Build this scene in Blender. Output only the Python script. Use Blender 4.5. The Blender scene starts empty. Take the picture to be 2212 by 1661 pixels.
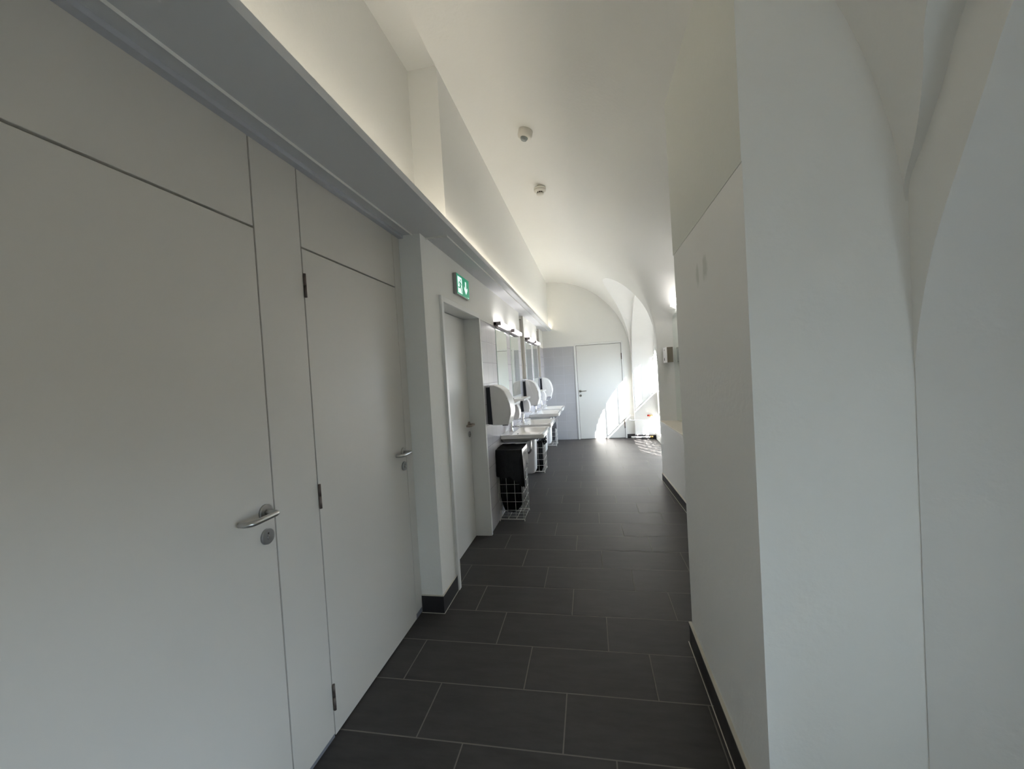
import bpy, bmesh, math, random
from mathutils import Vector, Matrix
random.seed(7)
C = bpy.context.scene.collection
PI = math.pi

# ------------------------------------------------------------------ camera
F_PX = 881.405
YAW, PITCH, ROLL, EYE = 0.191162, 0.0231043, 0.0595844, 1.466097
cy_, sy_ = math.cos(YAW), math.sin(YAW); cp_, sp_ = math.cos(PITCH), math.sin(PITCH)
fwd = Vector((-sy_*cp_, cy_*cp_, -sp_)); right = Vector((cy_, sy_, 0)); down = fwd.cross(right)
c_, s_ = math.cos(ROLL), math.sin(ROLL)
r2 = c_*right + s_*down; d2 = -s_*right + c_*down
cam = bpy.data.cameras.new('camera'); camo = bpy.data.objects.new('camera', cam); C.objects.link(camo)
M = Matrix((( r2.x, -d2.x, -fwd.x, 0), (r2.y, -d2.y, -fwd.y, 0), (r2.z, -d2.z, -fwd.z, EYE), (0, 0, 0, 1)))
camo.matrix_world = M
cam.sensor_fit = 'HORIZONTAL'; cam.sensor_width = 36.0; cam.lens = 36.0*F_PX/2212.0
cam.clip_start = 0.02; cam.clip_end = 200
sc = bpy.context.scene; sc.camera = camo
sc.view_settings.view_transform = 'Standard'; sc.view_settings.look = 'None'
sc.view_settings.gamma = 1; sc.view_settings.use_curve_mapping = False
sc.view_settings.exposure = 0.97
sc.cycles.use_denoising = True
sc.cycles.max_bounces = 14; sc.cycles.diffuse_bounces = 10; sc.cycles.glossy_bounces = 6
sc.cycles.sample_clamp_indirect = 60.0

# ------------------------------------------------------------------ world, sun, window portals
SKY = 5.8; SUN = 39.0; LED = 17.5; LAMP = 4.8
w = bpy.data.worlds.new('sky'); sc.world = w; w.use_nodes = True
bg = w.node_tree.nodes['Background']
bg.inputs[1].default_value = SKY
_nt = w.node_tree; _tc = _nt.nodes.new('ShaderNodeTexCoord'); _sx = _nt.nodes.new('ShaderNodeSeparateXYZ'); _nt.links.new(_tc.outputs['Generated'], _sx.inputs[0])
_cr = _nt.nodes.new('ShaderNodeValToRGB'); _cr.color_ramp.elements[0].position = 0.48; _cr.color_ramp.elements[0].color = (0.10, 0.10, 0.085, 1)
_cr.color_ramp.elements[1].position = 0.53; _cr.color_ramp.elements[1].color = (0.66, 0.83, 1.0, 1)
_ma = _nt.nodes.new('ShaderNodeMath'); _ma.operation = 'MULTIPLY_ADD'; _ma.inputs[1].default_value = 0.5; _ma.inputs[2].default_value = 0.5
_nt.links.new(_sx.outputs['Z'], _ma.inputs[0]); _nt.links.new(_ma.outputs[0], _cr.inputs[0]); _nt.links.new(_cr.outputs[0], bg.inputs[0])
sun = bpy.data.lights.new('sun', 'SUN'); sun.energy = SUN; sun.angle = math.radians(0.6); sun.color = (1.0, 0.98, 0.945)
suno = bpy.data.objects.new('sun', sun); C.objects.link(suno)
suno.rotation_euler = Vector((-1, 1.88, -0.97)).to_track_quat('-Z', 'Y').to_euler()
suno.location = (6, -8, 8)
def portal(name, loc, sx, sz):
    l = bpy.data.lights.new(name, 'AREA'); l.shape = 'RECTANGLE'; l.size = sx; l.size_y = sz; l.energy = 1
    l.cycles.is_portal = True
    o = bpy.data.objects.new(name, l); C.objects.link(o); o.location = loc
    o.rotation_euler = Vector((-1, 0, 0)).to_track_quat('-Z', 'Y').to_euler()
portal('daylight_portal', (1.56, 7.25, 1.15), 2.6, 2.1)
portal('daylight_portal', (1.56, -0.34, 0.88), 2.1, 1.35)

# ------------------------------------------------------------------ materials
def mat(name, col, rough=0.5, metal=0.0, spec=0.5, emit=None, estr=0.0, bump=0.0, bscale=60.0, var=0.0, vscale=3.0, coat=0.0):
    m = bpy.data.materials.new(name); m.use_nodes = True; nt = m.node_tree; b = nt.nodes['Principled BSDF']
    b.inputs['Base Color'].default_value = (*col, 1); b.inputs['Roughness'].default_value = rough
    b.inputs['Metallic'].default_value = metal; b.inputs['Specular IOR Level'].default_value = spec
    b.inputs['Coat Weight'].default_value = coat
    if emit: b.inputs['Emission Color'].default_value = (*emit, 1); b.inputs['Emission Strength'].default_value = estr
    g = nt.nodes.new('ShaderNodeNewGeometry')
    if var > 0:
        n = nt.nodes.new('ShaderNodeTexNoise'); n.inputs['Scale'].default_value = vscale; n.inputs['Detail'].default_value = 4
        nt.links.new(g.outputs['Position'], n.inputs['Vector'])
        mr = nt.nodes.new('ShaderNodeMapRange'); mr.inputs[3].default_value = 1-var; mr.inputs[4].default_value = 1+var
        nt.links.new(n.outputs['Fac'], mr.inputs[0])
        vm = nt.nodes.new('ShaderNodeVectorMath'); vm.operation = 'SCALE'; vm.inputs[0].default_value = col
        nt.links.new(mr.outputs[0], vm.inputs['Scale']); nt.links.new(vm.outputs[0], b.inputs['Base Color'])
    if bump > 0:
        n = nt.nodes.new('ShaderNodeTexNoise'); n.inputs['Scale'].default_value = bscale; n.inputs['Detail'].default_value = 3
        nt.links.new(g.outputs['Position'], n.inputs['Vector'])
        bp = nt.nodes.new('ShaderNodeBump'); bp.inputs['Strength'].default_value = bump; bp.inputs['Distance'].default_value = 0.004
        nt.links.new(n.outputs['Fac'], bp.inputs['Height']); nt.links.new(bp.outputs[0], b.inputs['Normal'])
    return m

def mnode(nt, op, a, b=None, c=None):
    n = nt.nodes.new('ShaderNodeMath'); n.operation = op
    for i, v in enumerate((a, b, c)):
        if v is None: continue
        if isinstance(v, (int, float)): n.inputs[i].default_value = v
        else: nt.links.new(v, n.inputs[i])
    return n.outputs[0]

def tile_mat(name, mode):
    m = bpy.data.materials.new(name); m.use_nodes = True; nt = m.node_tree; b = nt.nodes['Principled BSDF']
    g = nt.nodes.new('ShaderNodeNewGeometry'); s = nt.nodes.new('ShaderNodeSeparateXYZ'); nt.links.new(g.outputs['Position'], s.inputs[0])
    X, Y, Z = s.outputs
    if mode == 'floor':
        a = 0.0044676
        xr = mnode(nt, 'ADD', mnode(nt, 'MULTIPLY', X, math.cos(a)), mnode(nt, 'MULTIPLY', Y, math.sin(a)))
        yr = mnode(nt, 'SUBTRACT', mnode(nt, 'MULTIPLY', Y, math.cos(a)), mnode(nt, 'MULTIPLY', X, math.sin(a)))
        v = mnode(nt, 'DIVIDE', mnode(nt, 'SUBTRACT', yr, 1.52836), 0.302)
        row = mnode(nt, 'FLOOR', v)
        u = mnode(nt, 'ADD', mnode(nt, 'DIVIDE', mnode(nt, 'SUBTRACT', xr, -0.77765), 0.602), mnode(nt, 'DIVIDE', row, 3.0))
        tw, th, gw = 0.602, 0.302, 0.0028
    elif mode == 'left':
        u = mnode(nt, 'DIVIDE', mnode(nt, 'SUBTRACT', Y, 3.695), 0.2005); v = mnode(nt, 'DIVIDE', Z, 0.2)
        tw, th, gw = 0.2005, 0.2, 0.0016
    else:
        u = mnode(nt, 'DIVIDE', mnode(nt, 'SUBTRACT', X, -0.36), 0.2005); v = mnode(nt, 'DIVIDE', Z, 0.2)
        tw, th, gw = 0.2005, 0.2, 0.0022
    fu = mnode(nt, 'SUBTRACT', u, mnode(nt, 'FLOOR', u)); fv = mnode(nt, 'SUBTRACT', v, mnode(nt, 'FLOOR', v))
    du = mnode(nt, 'MULTIPLY', mnode(nt, 'MINIMUM', fu, mnode(nt, 'SUBTRACT', 1.0, fu)), tw)
    dv = mnode(nt, 'MULTIPLY', mnode(nt, 'MINIMUM', fv, mnode(nt, 'SUBTRACT', 1.0, fv)), th)
    d = mnode(nt, 'MINIMUM', du, dv)
    mask = nt.nodes.new('ShaderNodeMapRange'); mask.inputs[1].default_value = gw*0.7; mask.inputs[2].default_value = gw*1.3
    nt.links.new(d, mask.inputs[0])                               # 0 in grout, 1 on tile
    cmb = nt.nodes.new('ShaderNodeCombineXYZ'); nt.links.new(mnode(nt, 'FLOOR', u), cmb.inputs[0]); nt.links.new(mnode(nt, 'FLOOR', v), cmb.inputs[1])
    wn = nt.nodes.new('ShaderNodeTexWhiteNoise'); nt.links.new(cmb.outputs[0], wn.inputs['Vector'])
    mp = nt.nodes.new('ShaderNodeMapping'); mp.inputs['Scale'].default_value = (1.5, 6, 1) if mode == 'floor' else (1, 1, 1)
    nt.links.new(g.outputs['Position'], mp.inputs['Vector'])
    n = nt.nodes.new('ShaderNodeTexNoise'); n.inputs['Scale'].default_value = 3.5; n.inputs['Detail'].default_value = 6; n.inputs['Roughness'].default_value = 0.65
    nt.links.new(mp.outputs[0], n.inputs['Vector'])
    if mode == 'floor': base, grout, va, vb = (0.056, 0.0515, 0.0500), (0.17, 0.158, 0.14), 0.10, 0.45
    elif mode == 'left': base, grout, va, vb = (0.60, 0.585, 0.62), (0.30, 0.28, 0.29), 0.015, 0.0
    else: base, grout, va, vb = (0.47, 0.47, 0.49), (0.54, 0.54, 0.575), 0.02, 0.0
    fac = mnode(nt, 'ADD', mnode(nt, 'MULTIPLY', mnode(nt, 'SUBTRACT', wn.outputs['Value'], 0.5), va*2),
                mnode(nt, 'MULTIPLY', mnode(nt, 'SUBTRACT', n.outputs['Fac'], 0.5), vb*2))
    sc_ = nt.nodes.new('ShaderNodeVectorMath'); sc_.operation = 'SCALE'; sc_.inputs[0].default_value = base
    nt.links.new(mnode(nt, 'ADD', fac, 1.0), sc_.inputs['Scale'])
    mx = nt.nodes.new('ShaderNodeMix'); mx.data_type = 'RGBA'; nt.links.new(mask.outputs[0], mx.inputs['Factor'])
    mx.inputs['A'].default_value = (*grout, 1); nt.links.new(sc_.outputs[0], mx.inputs['B'])
    nt.links.new(mx.outputs['Result'], b.inputs['Base Color'])
    if mode == 'floor':
        rr = nt.nodes.new('ShaderNodeMapRange'); rr.inputs[3].default_value = 0.44; rr.inputs[4].default_value = 0.62
        nt.links.new(n.outputs['Fac'], rr.inputs[0])
        nt.links.new(mnode(nt, 'ADD', rr.outputs[0], mnode(nt, 'MULTIPLY', mnode(nt, 'SUBTRACT', 1.0, mask.outputs[0]), 0.4)), b.inputs['Roughness'])
        b.inputs['Specular IOR Level'].default_value = 0.20
    else:
        b.inputs['Roughness'].default_value = 0.25 if mode == 'left' else 0.35
    bp = nt.nodes.new('ShaderNodeBump'); bp.inputs['Strength'].default_value = 0.5; bp.inputs['Distance'].default_value = 0.0015
    hh = mnode(nt, 'ADD', mask.outputs[0], mnode(nt, 'MULTIPLY', n.outputs['Fac'], 0.35 if mode == 'floor' else 0.0))
    nt.links.new(hh, bp.inputs['Height']); nt.links.new(bp.outputs[0], b.inputs['Normal'])
    return m

PLASTER = mat('white_plaster', (0.79, 0.785, 0.755), 0.85, bump=0.25, bscale=45, var=0.012, vscale=1.2)
PLASTER_R = mat('rough_white_plaster', (0.80, 0.79, 0.765), 0.85, bump=0.55, bscale=30, var=0.02, vscale=1.5)
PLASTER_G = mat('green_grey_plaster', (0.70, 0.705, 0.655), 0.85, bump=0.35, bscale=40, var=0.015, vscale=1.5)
SOFFIT = mat('soffit_board', (0.60, 0.605, 0.62), 0.7)
PANEL = mat('cabin_panel', (0.625, 0.595, 0.55), 0.42, bump=0.03, bscale=900)
PANEL_EDGE = mat('cabin_panel_edge', (0.50, 0.48, 0.44), 0.6)
DARKGAP = mat('dark_gap', (0.07, 0.062, 0.052), 0.9)
FRAME = mat('door_frame_white', (0.76, 0.76, 0.745), 0.4)
LEAF = mat('door_leaf_offwhite', (0.72, 0.715, 0.69), 0.42)
STEEL = mat('brushed_steel', (0.56, 0.55, 0.53), 0.32, metal=1.0)
STEELD = mat('lock_steel', (0.42, 0.42, 0.42), 0.40, metal=0.9)
HINGE = mat('hinge_bronze', (0.16, 0.13, 0.115), 0.45, metal=0.7)
PLINTH = mat('plinth_strip', (0.20, 0.205, 0.23), 0.35)
FLOOR = tile_mat('slate_floor_tile', 'floor')
TILE_L = tile_mat('white_wall_tile', 'left')
TILE_F = tile_mat('grey_wall_tile', 'far')
SKIRT = mat('slate_skirting', (0.024, 0.022, 0.024), 0.4, var=0.15, vscale=8)
GROUT = mat('skirting_trim', (0.55, 0.52, 0.45), 0.7)
CERAMIC = mat('white_ceramic', (0.84, 0.825, 0.80), 0.10, coat=0.4)
CHROME = mat('chrome', (0.82, 0.82, 0.84), 0.08, metal=1.0)
MIRROR = mat('mirror_glass', (0.86, 0.91, 0.88), 0.015, metal=1.0)
MIRROR_E = mat('mirror_edge', (0.55, 0.70, 0.62), 0.2)
PLASTIC = mat('white_plastic', (0.80, 0.79, 0.79), 0.28)
PLASTIC_D = mat('navy_black_plastic', (0.012, 0.014, 0.022), 0.4)
BAGM = mat('black_bin_liner', (0.0035, 0.0035, 0.004), 0.24, bump=0.7, bscale=13, spec=0.32)
BAGG = mat('grey_bin_liner', (0.10, 0.10, 0.11), 0.35, bump=0.9, bscale=40)
WIRE = mat('white_coated_wire', (0.74, 0.72, 0.68), 0.35)
LAMPH = mat('lamp_housing', (0.34, 0.30, 0.31), 0.4, metal=0.3)
DIFF = mat('lamp_diffuser', (0.9, 0.9, 0.9), 0.4, emit=(1.0, 0.97, 0.95), estr=LAMP)
LEDM = mat('led_strip_light', (0.9, 0.85, 0.7), 0.5, emit=(1.0, 0.90, 0.74), estr=LED)
GREEN = mat('exit_green', (0.0, 0.235, 0.115), 0.35, emit=(0.0, 0.24, 0.12), estr=0.35)
SIGNW = mat('exit_white', (0.85, 0.95, 0.93), 0.4, emit=(0.80, 1.0, 0.96), estr=0.45)
SIGNH = mat('sign_housing', (0.36, 0.35, 0.34), 0.4, metal=0.2)
BROWN_SHADED = mat('shaded_brown_plastic', (0.21, 0.18, 0.135), 0.4)  # beige-brown dryer case with its shade put into the colour
RED = mat('red_valve_cap', (0.55, 0.03, 0.015), 0.4)
BRASS = mat('brass_valve', (0.60, 0.42, 0.16), 0.3, metal=1.0)
PIPE = mat('white_pipe_paint', (0.82, 0.82, 0.81), 0.35)
LENS = mat('sensor_lens', (0.30, 0.33, 0.32), 0.25)
CREAMP = mat('cream_plastic', (0.74, 0.71, 0.64), 0.4)
VENT = mat('brown_vent', (0.10, 0.085, 0.06), 0.5)
SILLM = mat('beige_ledge', (0.62, 0.57, 0.48), 0.5, var=0.03, vscale=5)
WFRAME = mat('window_frame_white', (0.78, 0.79, 0.80), 0.4)
BLOCKM = mat('light_block_render', (0.55, 0.54, 0.5), 0.9)  # plain render for the added light-blocking walls
OFFWHT = mat('niche_plaster', (0.83, 0.81, 0.775), 0.8, bump=0.3, bscale=30, var=0.02, vscale=4)

# pier plaster with its scuff mark
def pier_mat():
    m = mat('pier_plaster', (0.86, 0.855, 0.83), 0.85, bump=0.3, bscale=40)
    nt = m.node_tree; b = nt.nodes['Principled BSDF']; g = nt.nodes.new('ShaderNodeNewGeometry')
    def blob(cy, cz, ry, rz):
        mp = nt.nodes.new('ShaderNodeMapping'); mp.vector_type = 'POINT'
        mp.inputs['Location'].default_value = (0, -cy/ry, -cz/rz); mp.inputs['Scale'].default_value = (0, 1/ry, 1/rz)
        nt.links.new(g.outputs['Position'], mp.inputs['Vector'])
        l = nt.nodes.new('ShaderNodeVectorMath'); l.operation = 'LENGTH'; nt.links.new(mp.outputs[0], l.inputs[0])
        r = nt.nodes.new('ShaderNodeMapRange'); r.inputs[1].default_value = 0.5; r.inputs[2].default_value = 1.1; r.inputs[3].default_value = 1; r.inputs[4].default_value = 0
        n = nt.nodes.new('ShaderNodeTexNoise'); n.inputs['Scale'].default_value = 22; nt.links.new(g.outputs['Position'], n.inputs['Vector'])
        nt.links.new(mnode(nt, 'ADD', l.outputs['Value'], mnode(nt, 'MULTIPLY', mnode(nt, 'SUBTRACT', n.outputs['Fac'], 0.5), 1.2)), r.inputs[0])
        return r.outputs[0]
    f = mnode(nt, 'MAXIMUM', blob(1.69, 1.835, 0.035, 0.055), blob(1.80, 1.83, 0.025, 0.05))
    mx = nt.nodes.new('ShaderNodeMix'); mx.data_type = 'RGBA'
    nt.links.new(mnode(nt, 'MULTIPLY', f, 0.55), mx.inputs['Factor'])
    mx.inputs['A'].default_value = (0.86, 0.855, 0.83, 1); mx.inputs['B'].default_value = (0.56, 0.58, 0.53, 1)
    nt.links.new(mx.outputs['Result'], b.inputs['Base Color'])
    return m
PIER = pier_mat()

# ------------------------------------------------------------------ mesh helpers
class MB:
    def __init__(s): s.bm = bmesh.new()
    def poly(s, pts):
        vs = [s.bm.verts.new(p) for p in pts]; return s.bm.faces.new(vs)
    def box(s, x0, x1, y0, y1, z0, z1, bevel=0.0, seg=2):
        vs = [s.bm.verts.new((x, y, z)) for x in (x0, x1) for y in (y0, y1) for z in (z0, z1)]
        fs = [s.bm.faces.new([vs[i] for i in f]) for f in ((0,1,3,2), (4,6,7,5), (0,4,5,1), (2,3,7,6), (0,2,6,4), (1,5,7,3))]
        if bevel > 0:
            es = list({e for f in fs for e in f.edges})
            bmesh.ops.bevel(s.bm, geom=es, offset=bevel, segments=seg, affect='EDGES', profile=0.5)
        return s
    def cyl(s, a, b, r, r2=None, n=24, smooth=True):
        a, b = Vector(a), Vector(b); r2 = r if r2 is None else r2
        q = (b-a).to_track_quat('Z', 'Y').to_matrix()
        ra = [s.bm.verts.new(a+q@Vector((r*math.cos(t*2*PI/n), r*math.sin(t*2*PI/n), 0))) for t in range(n)]
        rb = [s.bm.verts.new(b+q@Vector((r2*math.cos(t*2*PI/n), r2*math.sin(t*2*PI/n), 0))) for t in range(n)]
        for i in range(n):
            f = s.bm.faces.new((ra[i], ra[(i+1) % n], rb[(i+1) % n], rb[i])); f.smooth = smooth
        s.bm.faces.new(ra[::-1]); s.bm.faces.new(rb)
        return s
    def tube(s, pts, r, n=10, rad=None):
        pts = [Vector(p) for p in pts]; rings = []
        for i, p in enumerate(pts):
            t = (pts[min(i+1, len(pts)-1)]-pts[max(i-1, 0)]).normalized()
            q = t.to_track_quat('Z', 'Y').to_matrix()
            if i == 0: u = q@Vector((1, 0, 0))
            else: u = (u - t*u.dot(t)).normalized()
            v = t.cross(u); rr = rad[i] if rad else r
            rings.append([s.bm.verts.new(p+rr*(math.cos(k*2*PI/n)*u+math.sin(k*2*PI/n)*v)) for k in range(n)])
        for a, b in zip(rings, rings[1:]):
            for k in range(n):
                f = s.bm.faces.new((a[k], a[(k+1) % n], b[(k+1) % n], b[k])); f.smooth = True
        s.bm.faces.new(rings[0][::-1]); s.bm.faces.new(rings[-1])
        return s
    def lathe(s, prof, c=(0, 0, 0), axis='Z', n=32):
        c = Vector(c); rings = []
        for r, h in prof:
            ring = []
            for k in range(n):
                a = k*2*PI/n; x, y = max(r, 1e-5)*math.cos(a), max(r, 1e-5)*math.sin(a)
                v = Vector((x, y, h)) if axis == 'Z' else Vector((h, x, y)) if axis == 'X' else Vector((x, h, y))
                ring.append(s.bm.verts.new(c+v))
            rings.append(ring)
        for a, b in zip(rings, rings[1:]):
            for k in range(n):
                f = s.bm.faces.new((a[k], a[(k+1) % n], b[(k+1) % n], b[k])); f.smooth = True
        s.bm.faces.new(rings[0][::-1]); s.bm.faces.new(rings[-1])
        return s
    def prism_y(s, prof, y0, y1, bevel=0.0, seg=3):       # profile in (x,z), extruded along y
        a = [s.bm.verts.new((x, y0, z)) for x, z in prof]; b = [s.bm.verts.new((x, y1, z)) for x, z in prof]
        n = len(prof); f0 = s.bm.faces.new(a); f1 = s.bm.faces.new(b[::-1])
        for i in range(n): s.bm.faces.new((a[i], b[i], b[(i+1) % n], a[(i+1) % n]))
        if bevel > 0:
            es = list(f0.edges)+list(f1.edges)
            bmesh.ops.bevel(s.bm, geom=es, offset=bevel, segments=seg, affect='EDGES', profile=0.5)
        return s
    def grid(s, rows, smooth=True):                       # rows of points
        vv = [[s.bm.verts.new(p) for p in r] for r in rows]
        for a, b in zip(vv, vv[1:]):
            for i in range(len(a)-1):
                try:
                    f = s.bm.faces.new((a[i], a[i+1], b[i+1], b[i])); f.smooth = smooth
                except ValueError: pass
        return s
    def build(s, name, m, parent=None, recalc=True, auto=None):
        bmesh.ops.remove_doubles(s.bm, verts=s.bm.verts, dist=1e-6)
        bmesh.ops.dissolve_degenerate(s.bm, dist=1e-7, edges=s.bm.edges)
        if recalc: bmesh.ops.recalc_face_normals(s.bm, faces=s.bm.faces)
        if auto:
            for f in s.bm.faces: f.smooth = True
            for e in s.bm.edges:
                if len(e.link_faces) == 2 and e.calc_face_angle(0) > auto: e.smooth = False
        me = bpy.data.meshes.new(name); s.bm.to_mesh(me); s.bm.free(); me.materials.append(m)
        o = bpy.data.objects.new(name, me); C.objects.link(o)
        if parent: o.parent = parent
        return o

def tag(o, label, cat, group=None, kind=None):
    if label: o['label'] = label
    if cat: o['category'] = cat
    if group: o['group'] = group
    if kind: o['kind'] = kind
    return o
def thing(name, label, cat, loc=(0, 0, 0), group=None):
    o = bpy.data.objects.new(name, None); C.objects.link(o); o.location = loc; o.empty_display_size = 0.1
    return tag(o, label, cat, group)
def struct(o, label=None, cat=None):
    o['kind'] = 'structure'
    if label: o['label'] = label
    if cat: o['category'] = cat
    return o
def sroot(name, loc, label, cat):
    o = bpy.data.objects.new(name, None); C.objects.link(o); o.location = loc; return struct(o, label, cat)
def copy_tree(src, loc, label):
    r = src.copy(); C.objects.link(r); r.location = loc; r['label'] = label
    def rec(a, b):
        for ch in list(a.children):
            c = ch.copy(); C.objects.link(c); c.parent = b; rec(ch, c)
    rec(src, r); return r
def interp(tab, d):
    d = abs(d)
    if d >= tab[0][0]: return tab[0][1]
    for (a, za), (b, zb) in zip(tab, tab[1:]):
        if b <= d <= a:
            t = (a-d)/(a-b); return za+(zb-za)*t
    return tab[-1][1]
def smooth_tab(tab, n=60):
    # catmull-rom through the measured arch points
    P = [Vector((a, b)) for a, b in tab]; P = [P[0]*2-P[1]]+P+[Vector((-P[-2].x, P[-2].y))]; out = []
    k = max(2, n//(len(P)-3))
    for i in range(1, len(P)-2):
        for j in range(k):
            t = j/k; a, b, c, d = P[i-1], P[i], P[i+1], P[i+2]
            q = 0.5*((2*b)+(c-a)*t+(2*a-5*b+4*c-d)*t*t+(3*b-a-3*c+d)*t**3); out.append((q.x, q.y))
    out.append(tuple(tab[-1])); return out

# ------------------------------------------------------------------ room shell
YB, YF = -2.0, 8.87                     # back and far walls
XC, ZC, RV = -0.84, 1.72, 1.69          # barrel vault
XR = 0.85                               # window-side wall plane
LUN = smooth_tab([(1.616, 1.86), (1.605, 1.92), (1.55, 2.00), (1.49, 2.108), (1.43, 2.223), (1.30, 2.36), (1.16, 2.475), (1.03, 2.575), (0.83, 2.715), (0.63, 2.82), (0.35, 2.93), (0.0, 2.98)])
OPN = smooth_tab([(1.612, 1.43), (1.594, 1.536), (1.551, 1.693), (1.505, 1.802), (1.452, 1.906), (1.394, 2.02), (1.332, 2.139), (1.20, 2.31), (1.00, 2.50), (0.70, 2.67), (0.35, 2.775), (0.0, 2.81)])
CEN = (-0.34, 7.13)
def barrel_x(z): return XC+math.sqrt(max(RV*RV-(z-ZC)**2, 0))
def ztop(y):
    for c in CEN:
        if abs(y-c) < 1.616: return interp(LUN, y-c)
    return None

MB().poly([(-1.6, YB-0.1, 0), (1.7, YB-0.1, 0), (1.7, YF+0.1, 0), (-1.6, YF+0.1, 0)])
fl = MB(); fl.box(-1.6, 1.30, YB-0.1, YF+0.15, -0.05, 0.0)
struct(fl.build('floor', FLOOR), 'dark slate grey rectangular floor tiles in stepped rows with thin pale joints', 'floor')

# vaulted ceiling: barrel, window lunettes, niche head, flat strip over the recessed wall
ys = sorted(set([YB, 1.276, 2.276, 5.50, 5.514, 8.746, YF] +
                [round(YB+i*0.04, 4) for i in range(int((YF-YB)/0.04)+1)] +
                [round(c+s*d, 5) for c in CEN for s in (1, -1) for d, _ in LUN]))
ys = [y for y in ys if YB <= y <= YF]
vb = MB(); NB, NL = 72, 10
segs = [(YB, 1.276), (1.276, 2.276), (2.276, 5.50), (5.50, 5.514), (5.514, 8.746), (8.746, YF)]
for s0, s1 in segs:
    rows = []
    for y in ys:
        if s0-1e-6 <= y <= s1+1e-6:
            ym = min(max(y, s0+1e-4), s1-1e-4); zt = ztop(ym)
            if s0 == 2.276: zt = 2.95
            zlo = 1.72 if zt is None else zt
            a1 = math.asin(max(-1, min(1, (zlo-ZC)/RV)))
            rows.append([(XC+RV*math.cos(a), y, ZC+RV*math.sin(a)) for a in [max(a1, PI/2*(1-i/NB)) for i in range(NB+1)]])
    vb.grid(rows)
bm_keep = vb
ceil_main = vb.build('ceiling', PLASTER, recalc=False)
struct(ceil_main, 'white plastered barrel vault curving down to the window side', 'ceiling')
def lun_part(lo, hi, xe):
    m = MB(); rr = []
    for y in ys:
        if lo <= y <= hi:
            zt = ztop(min(max(y, lo+1e-4), hi-1e-4))
            if zt is None: zt = 1.86
            xs = barrel_x(zt); rr.append([(xs+(xe-xs)*i/NL, y, zt) for i in range(NL+1)])
    m.grid(rr); return m
for c in CEN:
    o = lun_part(c-1.616, c+1.616, XR+0.002).build('lunette_vault', PLASTER_R if c > 0 else PLASTER, ceil_main, recalc=False)
def mirx(y): return 1.040+(5.42-y)*0.075
def sstep(t): t = max(0.0, min(1.0, t)); return t*t*(3-2*t)
zz = [2.95-0.035*i for i in range(36)]+[1.72-0.955*i/8 for i in range(1, 9)]
yy_ = [5.5-0.0066*i for i in range(16)]+[5.38-0.06*i for i in range(12)]+[4.6-0.29*i for i in range(9)]+[2.276]
rows = []
for y in yy_:
    r = []
    for z in zz:
        bx = barrel_x(z) if z > 1.72 else XR
        k = 1-sstep((z-2.18)/0.77); RR = 0.07+1.8*max(0, (z-2.02))**1.25
        r.append((bx+(max(mirx(y)+0.012, bx)-bx)*k*sstep((5.5-y)/RR)*sstep((y-2.276)/0.7), y, z))
    rows.append(r)
m = MB(); m.grid(rows)
m.build('niche_vault', PLASTER, ceil_main, recalc=False)
m = MB(); m.box(-1.2, XC+0.001, YB, 2.48, 3.425, 3.45); m.box(-0.842, XC+0.001, YB, 2.48, 3.409, 3.43)
m.build('flat_strip', PLASTER, ceil_main)

# window-side wall: spandrels over the openings, splayed reveals, window back walls
wr = MB()
for c in CEN:
    rr = []
    dd_ = sorted([d for d, _ in OPN]+[-d for d, _ in OPN[:-1]]+[1.616, -1.616, 1.6121, -1.6121])
    for d in dd_:
        zo = interp(OPN, d) if abs(d) <= 1.61201 else 0.0
        rr.append([(XR, c+d, zo), (XR, c+d, max(interp(LUN, d), zo)+0.02)])
    wr.grid(rr, False)
wr.poly([(XR, 8.74, 0), (XR, YF, 0), (XR, YF, 2.05), (XR, 8.74, 2.05)])
wr.poly([(XR, YB, 0), (XR, CEN[0]-1.61, 0), (XR, CEN[0]-1.61, 2.05), (XR, YB, 2.05)])
wall_r = wr.build('wall_right', PLASTER, recalc=False)
struct(wall_r, 'white plastered wall plane on the window side with two arched openings', 'wall')
curve = [(-d, z) for d, z in [(1.612, 0.0)]+OPN] + [(d, z) for d, z in reversed([(1.612, 0.0)]+OPN[:-1])]
for c in CEN:
    m = MB(); rows = []
    for k in range(5):
        t = k/4; rows.append([(XR+0.40*t, c+d*(1-0.062*t), z*(1-0.03*t)) for d, z in curve])
    m.grid(rows)
    m.build('window_reveal', PLASTER_R, wall_r, recalc=False, auto=0.6)

def window_wall(c, lower, hw=1.30, off=0.20, crown=2.07, spring=1.45, sill=0.95):
    """thick outer wall with an arched hole; hole half-width 1.28 about c+0.1, crown at 2.1"""
    yc = c+off
    m = MB(); x0, x1 = XR+0.40, XR+0.70
    m.box(x0, x1, c-1.75, yc-hw, 0, 3.52); m.box(x0, x1, yc+hw, c+1.75, 0, 3.52)
    n = 32
    for i in range(n):
        ya, yb = yc-hw+2*hw*i/n, yc-hw+2*hw*(i+1)/n; ym = (ya+yb)/2-yc
        zt = spring+(crown-spring)*math.sqrt(max(0, 1-(ym/hw)**2)); m.box(x0, x1, ya, yb, zt, 3.52)
    if lower: m.box(x0-0.01, x1, yc-hw, yc+hw, 0, 0.137); m.box(x0+0.04, x0+0.06, yc-hw, yc+hw, 0.50, 0.965)
    else: m.box(x0-0.01, x1, yc-hw, yc+hw, 0, sill)
    return m, yc, hw, x0
m, yc, hw, x0 = window_wall(CEN[1], True)
m.build('outer_wall', PLASTER, wall_r)
m, yc2, hw2, x02 = window_wall(CEN[0], False, 1.0, 0.0, 1.50, 1.10, 0.25)
m.build('outer_wall', PLASTER, wall_r)

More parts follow.
